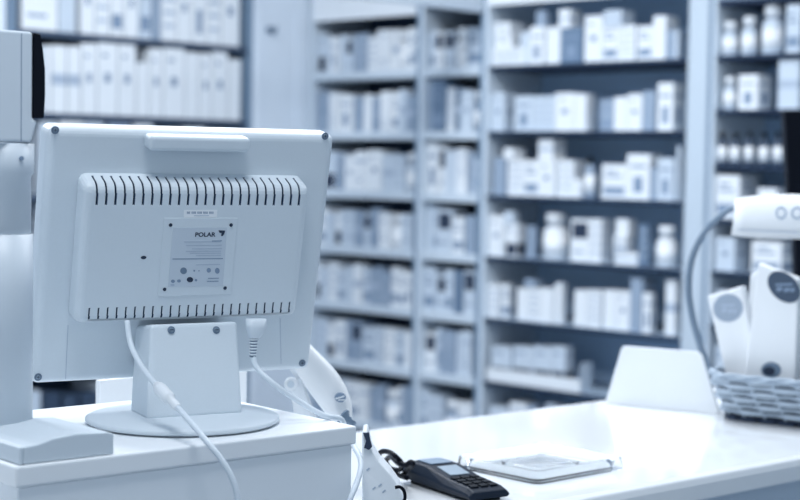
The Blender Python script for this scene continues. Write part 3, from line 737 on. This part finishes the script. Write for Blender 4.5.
deck(.004 + .012, .048, .014, WD - .014, .0003, .0015, 'paper_cover', M_grey, .0005)
deck(LN * .38, LN * .58, .016, WD - .016, .0003, .0012, 'display', M_screen)
for i in range(4):
    for j in range(3):
        x = LN * .63 + i * LN * .083; y = .010 + j * .0138
        deck(x, x + LN * .058, y, y + .0108, .0003, .0020, 'key', M_key, .0006)
cb = thing('coiled_cable', 'black looped cable running from the card terminal to the dispenser', 'cable', (0, 0, 0))
bm = new(); S = [(407, 478, .012), (396, 474, .012), (385, 467, .02), (378.5, 458, .035), (381, 452, .045), (389, 452, .048), (396, 457, .045), (402, 464, .03), (399, 470, .018), (390, 468, .016), (386, 461, .025), (391, 457, .034), (398, 463, .036), (405, 465, .036), (411, 462, .04), (412.5, 465, .036), (407, 470, .02), (403, 475, .012)]
tube(bm, [tuple(onz(a_, b_, CZ + c_)) for a_, b_, c_ in S], .0033, 8); obj('loop', bm, M_black, cb)
bm = new(); tube(bm, [tuple(F2(a_, b_, 1.727)) for a_, b_ in [(395, 487.5), (400, 487), (404, 491), (405, 498), (403, 504), (404, 520)]], .0018, 8); obj('tail', bm, M_black, cb)

# ------------------------------------------------------------------ clear change tray
t = thing('change_tray', 'square clear acrylic change tray lying on the counter beside the card terminal', 'tray', tuple(onz(540, 468, CZ + .0004)), D2R(-3))
def frustum_ring(bm, x, y, h0, h1, wall):
    o0 = rrect(-x, x, -y, y, .012, 3); 
    def rg(k, z): return [(px * k, py * k, z) for px, py in o0]
    loft(bm, [rg(1.0, h0), rg(1.0, h1 * .6), rg(.985, h1), rg(.93, h1), rg(.86, h0 + .004), rg(.86, h0)], cap=False, closed=True)
bm = new(); frustum_ring(bm, .074, .088, 0, .016, .01)
for f in bm.faces: f.smooth = False
obj('tray_rim', bm, M_acryl, t)
bm = new(); o0 = rrect(-.062, .062, -.074, .074, .008, 3); loft(bm, [[(x, y, 0.0003) for x, y in o0], [(x, y, .0032) for x, y in o0]]); 
obj('tray_floor', bm, M_acryl, t)
bm = new(); pts_ = rrect(-.034, .034, -.042, .042, .006, 3)
loft(bm, [[(x * k, y * k, z) for x, y in pts_] for k, z in ((1, .0034), (1, .009), (.9, .009), (.9, .0034))], cap=False, closed=True); obj('inner_ridge', bm, M_acryl, t)

# ------------------------------------------------------------------ white trapezoid card stand
Pa = onz(605, 403.5, CZ); Pb = onz(722, 415, CZ); dv = Vector((Pb.x - Pa.x, Pb.y - Pa.y, 0)); a = math.atan2(dv.y, dv.x)
t = thing('card_stand', 'blank white trapezoid card stand on the counter left of the wicker basket', 'card stand', (Pa.x, Pa.y, CZ + .0004), a)
Ms = Matrix.Translation(t.location) @ Matrix.Rotation(a, 4, 'Z'); Mi = Ms.inverted()
def st(px, py):
    o = Mi @ CAMP; d = Mi.to_3x3() @ ray(px, py); s = (0 - o.y) / d.y; return o + d * s
tl, tr = st(621, 346), st(700, 352); ht = (tl.z + tr.z) / 2; L = dv.length - .004
bm = new(); prism(bm, [(0, 0, 0), (L, 0, 0), (tr.x + .003, 0, ht - .006), (tr.x - .004, 0, ht), (tl.x + .005, 0, ht), (tl.x, 0, ht - .005)], (0, .006, 0)); obj('front_panel', bm, M_paper, t, bevel=.001, seg=2)
bm = new(); prism(bm, [(.03, .0062, 0), (.03, .07, 0), (.03, .0062, ht * .8)], (.004, 0, 0)); prism(bm, [(L - .04, .0062, 0), (L - .04, .05, 0), (L - .04, .0062, ht * .8)], (.004, 0, 0)); obj('support_fin', bm, M_paper, t)

# ------------------------------------------------------------------ wicker basket
bo = onz(722, 419, CZ); ba = D2R(10)
BX, BYD = .30, .19           # bottom size
bsk = thing('wicker_basket', 'grey woven wicker basket with arched handle at the right end of the counter', 'basket', (bo.x, bo.y, CZ + .0004), ba)
bh = .074
def bring(k, z, n=72):
    """rounded rectangle ring, flaring with height; k extra offset"""
    u = z / bh; fl = .030 * (u ** .8) + k
    pts = rrect(-fl, BX + fl, -fl, BYD + fl, .035 + fl, 16)
    # resample
    P = [Vector((x, y, z)) for x, y in pts] + [Vector((pts[0][0], pts[0][1], z))]
    Ls = [0]
    for i in range(1, len(P)): Ls.append(Ls[-1] + (P[i] - P[i - 1]).length)
    out = []; j = 0
    for i in range(n):
        s = Ls[-1] * i / n
        while Ls[j + 1] < s: j += 1
        out.append(P[j].lerp(P[j + 1], (s - Ls[j]) / max(Ls[j + 1] - Ls[j], 1e-9)))
    return out
NS = 28
rows = 6
for r_ in range(rows):
    z = .0155 + r_ * (bh - .0215) / (rows - 1)
    base = bring(0, z, NS * 4); P = []
    c0 = Vector((BX / 2, BYD / 2, z))
    for i, p in enumerate(base):
        ph = math.sin(math.pi * (i / 4.0) + math.pi * (r_ % 2)); nrm = (p - c0).normalized()
        P.append(p + nrm * .005 * ph)
    bm = new(); n = 8; rings = []
    N = len(P)
    for i, p in enumerate(P):
        tt = (P[(i + 1) % N] - P[i - 1]).normalized(); s = Vector((0, 0, 1)); u = tt.cross(s).normalized()
        rings.append([p + s * .0042 * math.cos(2 * math.pi * k / n) + u * .0019 * math.sin(2 * math.pi * k / n) for k in range(n)])
    loft(bm, rings, closed=True); obj('weave_strand', bm, M_wicker, bsk)
bm = new()
for i in range(NS):
    pts = [bring(0, z, NS)[i] for z in (.004, .03, .055, bh - .004)]
    tube(bm, pts, .0022, 6, sm=0)
obj('stakes', bm, M_wicker, bsk)
bm = new()
for ph0 in (0, math.pi):
    base = bring(.001, bh, 160); P = []
    for i, p in enumerate(base):
        th = 2 * math.pi * i / 160 * 14 + ph0; nrm = (p - Vector((BX / 2, BYD / 2, bh))).normalized(); P.append(p + nrm * .0025 * math.cos(th) + Vector((0, 0, .0025 * math.sin(th))))
    n = 8; rings = []; N = len(P)
    for i, p in enumerate(P):
        tt = (P[(i + 1) % N] - P[i - 1]).normalized(); u = tt.orthogonal().normalized() if i == 0 else (u - tt * u.dot(tt)).normalized(); s = tt.cross(u)
        rings.append([p + u * .0027 * math.cos(2 * math.pi * k / n) + s * .0027 * math.sin(2 * math.pi * k / n) for k in range(n)])
    loft(bm, rings, closed=True)
obj('rim', bm, M_wicker, bsk)
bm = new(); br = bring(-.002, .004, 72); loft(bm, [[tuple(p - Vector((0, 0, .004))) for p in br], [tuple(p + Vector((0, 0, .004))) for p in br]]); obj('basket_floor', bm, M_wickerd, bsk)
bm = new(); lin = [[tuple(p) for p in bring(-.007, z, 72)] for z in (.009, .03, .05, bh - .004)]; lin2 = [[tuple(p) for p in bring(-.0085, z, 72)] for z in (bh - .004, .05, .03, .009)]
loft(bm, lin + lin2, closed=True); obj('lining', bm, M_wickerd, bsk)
# foot band of spaced dark blocks under the lowest strand
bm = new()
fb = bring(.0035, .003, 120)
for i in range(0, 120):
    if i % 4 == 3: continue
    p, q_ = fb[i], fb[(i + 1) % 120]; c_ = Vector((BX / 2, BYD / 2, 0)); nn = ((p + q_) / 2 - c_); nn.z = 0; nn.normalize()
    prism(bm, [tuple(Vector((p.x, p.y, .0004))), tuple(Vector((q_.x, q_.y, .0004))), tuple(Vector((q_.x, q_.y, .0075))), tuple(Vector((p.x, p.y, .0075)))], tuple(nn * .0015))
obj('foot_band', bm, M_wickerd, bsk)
# arched handle, in the vertical plane through the middle of the long axis
Mb = Matrix.Translation(bsk.location) @ Matrix.Rotation(ba, 4, 'Z'); Mbi = Mb.inverted()
HYP = BYD * .30
def bl(px, py, y=HYP):
    o = Mbi @ CAMP; d = Mbi.to_3x3() @ ray(px, py); s = (y - o.y) / d.y; return o + d * s
hp = [bl(709, 372), bl(700, 345), bl(692.5, 318), bl(688.5, 290), bl(691, 262), bl(701, 238), bl(717, 219), bl(739, 205), bl(768, 199)]
hp = [Vector((p.x, HYP, p.z)) for p in hp]
cx_ = BX / 2
xm = cx_
left = hp
right = [Vector((2 * xm - p.x, HYP, p.z)) for p in hp[::-1]]
if left[-1].x > xm - .002: left = [p for p in left if p.x < xm - .01]; right = [Vector((2 * xm - p.x, HYP, p.z)) for p in left[::-1]]
path = left + right
for j in (-1, 1):
    bm = new(); tube(bm, [tuple(p + Vector((0, j * .0042, 0))) for p in path], .0042, 8); obj('handle_cane', bm, mat('cane_grey', (.20, .27, .36), .5), bsk)

# cartons standing in the basket
def leaflet(name, label, corners, yl, depth, oval, dark, loc_name='carton'):
    """corners: 4 pixels TL, TR, BR, BL of the front face, on the plane y=yl in basket coordinates"""
    t = thing(name, label, 'carton', (0, 0, 0)); t.matrix_world = Mb
    P = [bl(a_, b_, yl) for a_, b_ in corners]; g_ = .0095
    for u_, v_ in ((0, 3), (1, 2)):
        k_ = (g_ - P[u_].z) / (P[v_].z - P[u_].z); P[v_] = P[u_].lerp(P[v_], k_)
    P = [Vector((max(p.x, .008) if n_ > 1 else p.x, yl, p.z)) for n_, p in enumerate(P)]
    bm = new(); prism(bm, [tuple(p) for p in P], (0, depth, 0)); body = obj('carton_body', bm, M_paper, t, bevel=.003, seg=2)
    if oval:
        cx, cy, rx_, ry_, rot = oval; bm = new(); pts = []
        for k in range(28):
            u = 2 * math.pi * k / 28; ex, ey = rx_ * math.cos(u), ry_ * math.sin(u)
            p = bl(cx + ex * math.cos(rot) - ey * math.sin(rot), cy + ex * math.sin(rot) + ey * math.cos(rot), yl - .0006); pts.append((p.x, yl - .0006, p.z))
        prism(bm, pts, (0, .0005, 0)); 
        for (ox, oy, wv, hv) in ((-.45, -.25, .9, .16), (-.4, .05, .3, .3), (.0, .1, .3, .3), (.35, .12, .2, .3)):
            pp = []
            for (a_, b_) in ((0, 0), (1, -.25), (1, .75), (0, 1)):
                p = bl(cx + (ox + a_ * wv) * rx_, cy + (oy + b_ * hv) * ry_, yl - .0009); pp.append((p.x, yl - .0009, p.z))
            prism(bm, pp, (0, .0002, 0), 1)
        obj('oval_logo', bm, [mat('logo_pale', (.33, .40, .50), .5) if not dark else mat('logo_slate', (.055, .085, .135), .5), M_ink3 if not dark else M_ink2], t)
    return t
leaflet('product_carton', 'white carton with pale oval logo leaning at the left end of the basket', [(707, 296), (742, 286), (757, 372), (721, 376)], .028, .020, (728, 308, 15, 14, -.2), False)
tall = leaflet('product_carton', 'tall white carton with dark oval logo standing in the middle of the basket', [(758, 263), (799, 279), (795, 384), (743, 382)], .006, .020, (784, 287, 19, 13, .75), True)
leaflet('product_carton', 'white carton behind the front one, at the right edge of the picture', [(797, 296), (830, 300), (832, 384), (789, 384)], .056, .030, None, False)
leaflet('product_carton', 'narrow white carton with plain front between the two logo cartons', [(750, 275), (762, 268), (760, 380), (740, 380)], .056, .02, None, False)
bm = new(); pts = []
for k in range(24):
    p = bl(771 + 10 * math.cos(k * math.pi / 12), 370 + 8 * math.sin(k * math.pi / 12), .0054); pts.append((p.x, .0054, p.z))
prism(bm, pts, (0, .0005, 0)); pts = []
for k in range(24):
    p = bl(769 + 6 * math.cos(k * math.pi / 12), 371 + 4.5 * math.sin(k * math.pi / 12), .0050); pts.append((p.x, .0050, p.z))
prism(bm, pts, (0, .0003, 0), 1); obj('lower_logo', bm, [M_grey, M_ink], tall)
# white banner folded over the top of the handle
t = thing('paper_banner', 'white printed paper banner wrapped around the top of the basket handle', 'banner', (0, 0, 0)); t.matrix_world = Mb
yl = HYP - .016
bm = new()
tp = [(735, 199), (745, 197), (760, 195.5), (785, 195), (812, 196), (830, 199)]; bt = [(732, 235), (745, 237), (760, 238), (785, 239), (812, 239), (830, 238)]
Lp = [bl(a_, b_, yl) for a_, b_ in tp]; Lq = [bl(a_, b_, yl) for a_, b_ in bt]
rings = []
for p, q_ in zip(Lp, Lq):
    h_ = p.z - q_.z
    mid = (p.x + q_.x) / 2
    rings.append([(q_.x, yl - .004, q_.z), (mid, yl + .001, q_.z + h_ * .45), (p.x, yl, p.z), (p.x, yl + .030, p.z + .001), (mid, yl + .030, q_.z + h_ * .45), (q_.x, yl + .034, q_.z), (q_.x, yl + .033, q_.z), (mid, yl + .029, q_.z + h_ * .45), (p.x, yl + .029, p.z - .0003), (p.x, yl + .001, p.z - .001), (mid, yl + .002, q_.z + h_ * .45), (q_.x, yl - .003, q_.z)])
loft(bm, rings); obj('banner_sheet', bm, M_paper, t)
bm = new()
def bpt(px, py, e): p = bl(px, py, yl - .0015 - e); return Vector((p.x, yl - .0015 - e, p.z))
for (cx, cy, r1, r2) in ((781, 213, 5.5, 6.5), (797, 213, 6, 6.5)):
    N = 20
    for k in range(N):
        a0, a1 = 2 * math.pi * k / N, 2 * math.pi * (k + 1) / N
        quad(bm, [tuple(bpt(cx + r1 * s_ * math.cos(a_), cy + r2 * s_ * math.sin(a_), .002)) for a_, s_ in ((a0, 1), (a1, 1), (a1, .65), (a0, .65))])
quad(bm, [tuple(bpt(a_, b_, .002)) for a_, b_ in ((738, 229), (800, 232), (800, 233), (738, 230))])
obj('banner_print', bm, M_ink3, t)

# ------------------------------------------------------------------ black display panel behind the basket
Pp = onF(790, 300, 2.93)
t = thing('black_screen', 'tall black display panel standing on the counter behind the basket, at right', 'display', (Pp.x, Pp.y, CZ + .0004), D2R(44))
o_ = Matrix.Rotation(D2R(-44), 3, 'Z')
def dp(px, py): P = onF(px, py, 2.93); q_ = o_ @ (P - Vector((Pp.x, Pp.y, CZ))); return q_.x, q_.z
pts = [dp(782, 111), dp(842, 111), dp(850, 385), dp(800, 385), dp(794, 240), dp(787, 190)]
bm = new(); prism(bm, [(x, 0, z) for x, z in pts], (0, .03, 0)); obj('panel', bm, M_black, t, bevel=.003)
bm = new(); box(bm, .01, .12, -.03, .08, 0, .012); box(bm, .035, .07, .0, .028, .012, .06); obj('panel_foot', bm, M_black, t)
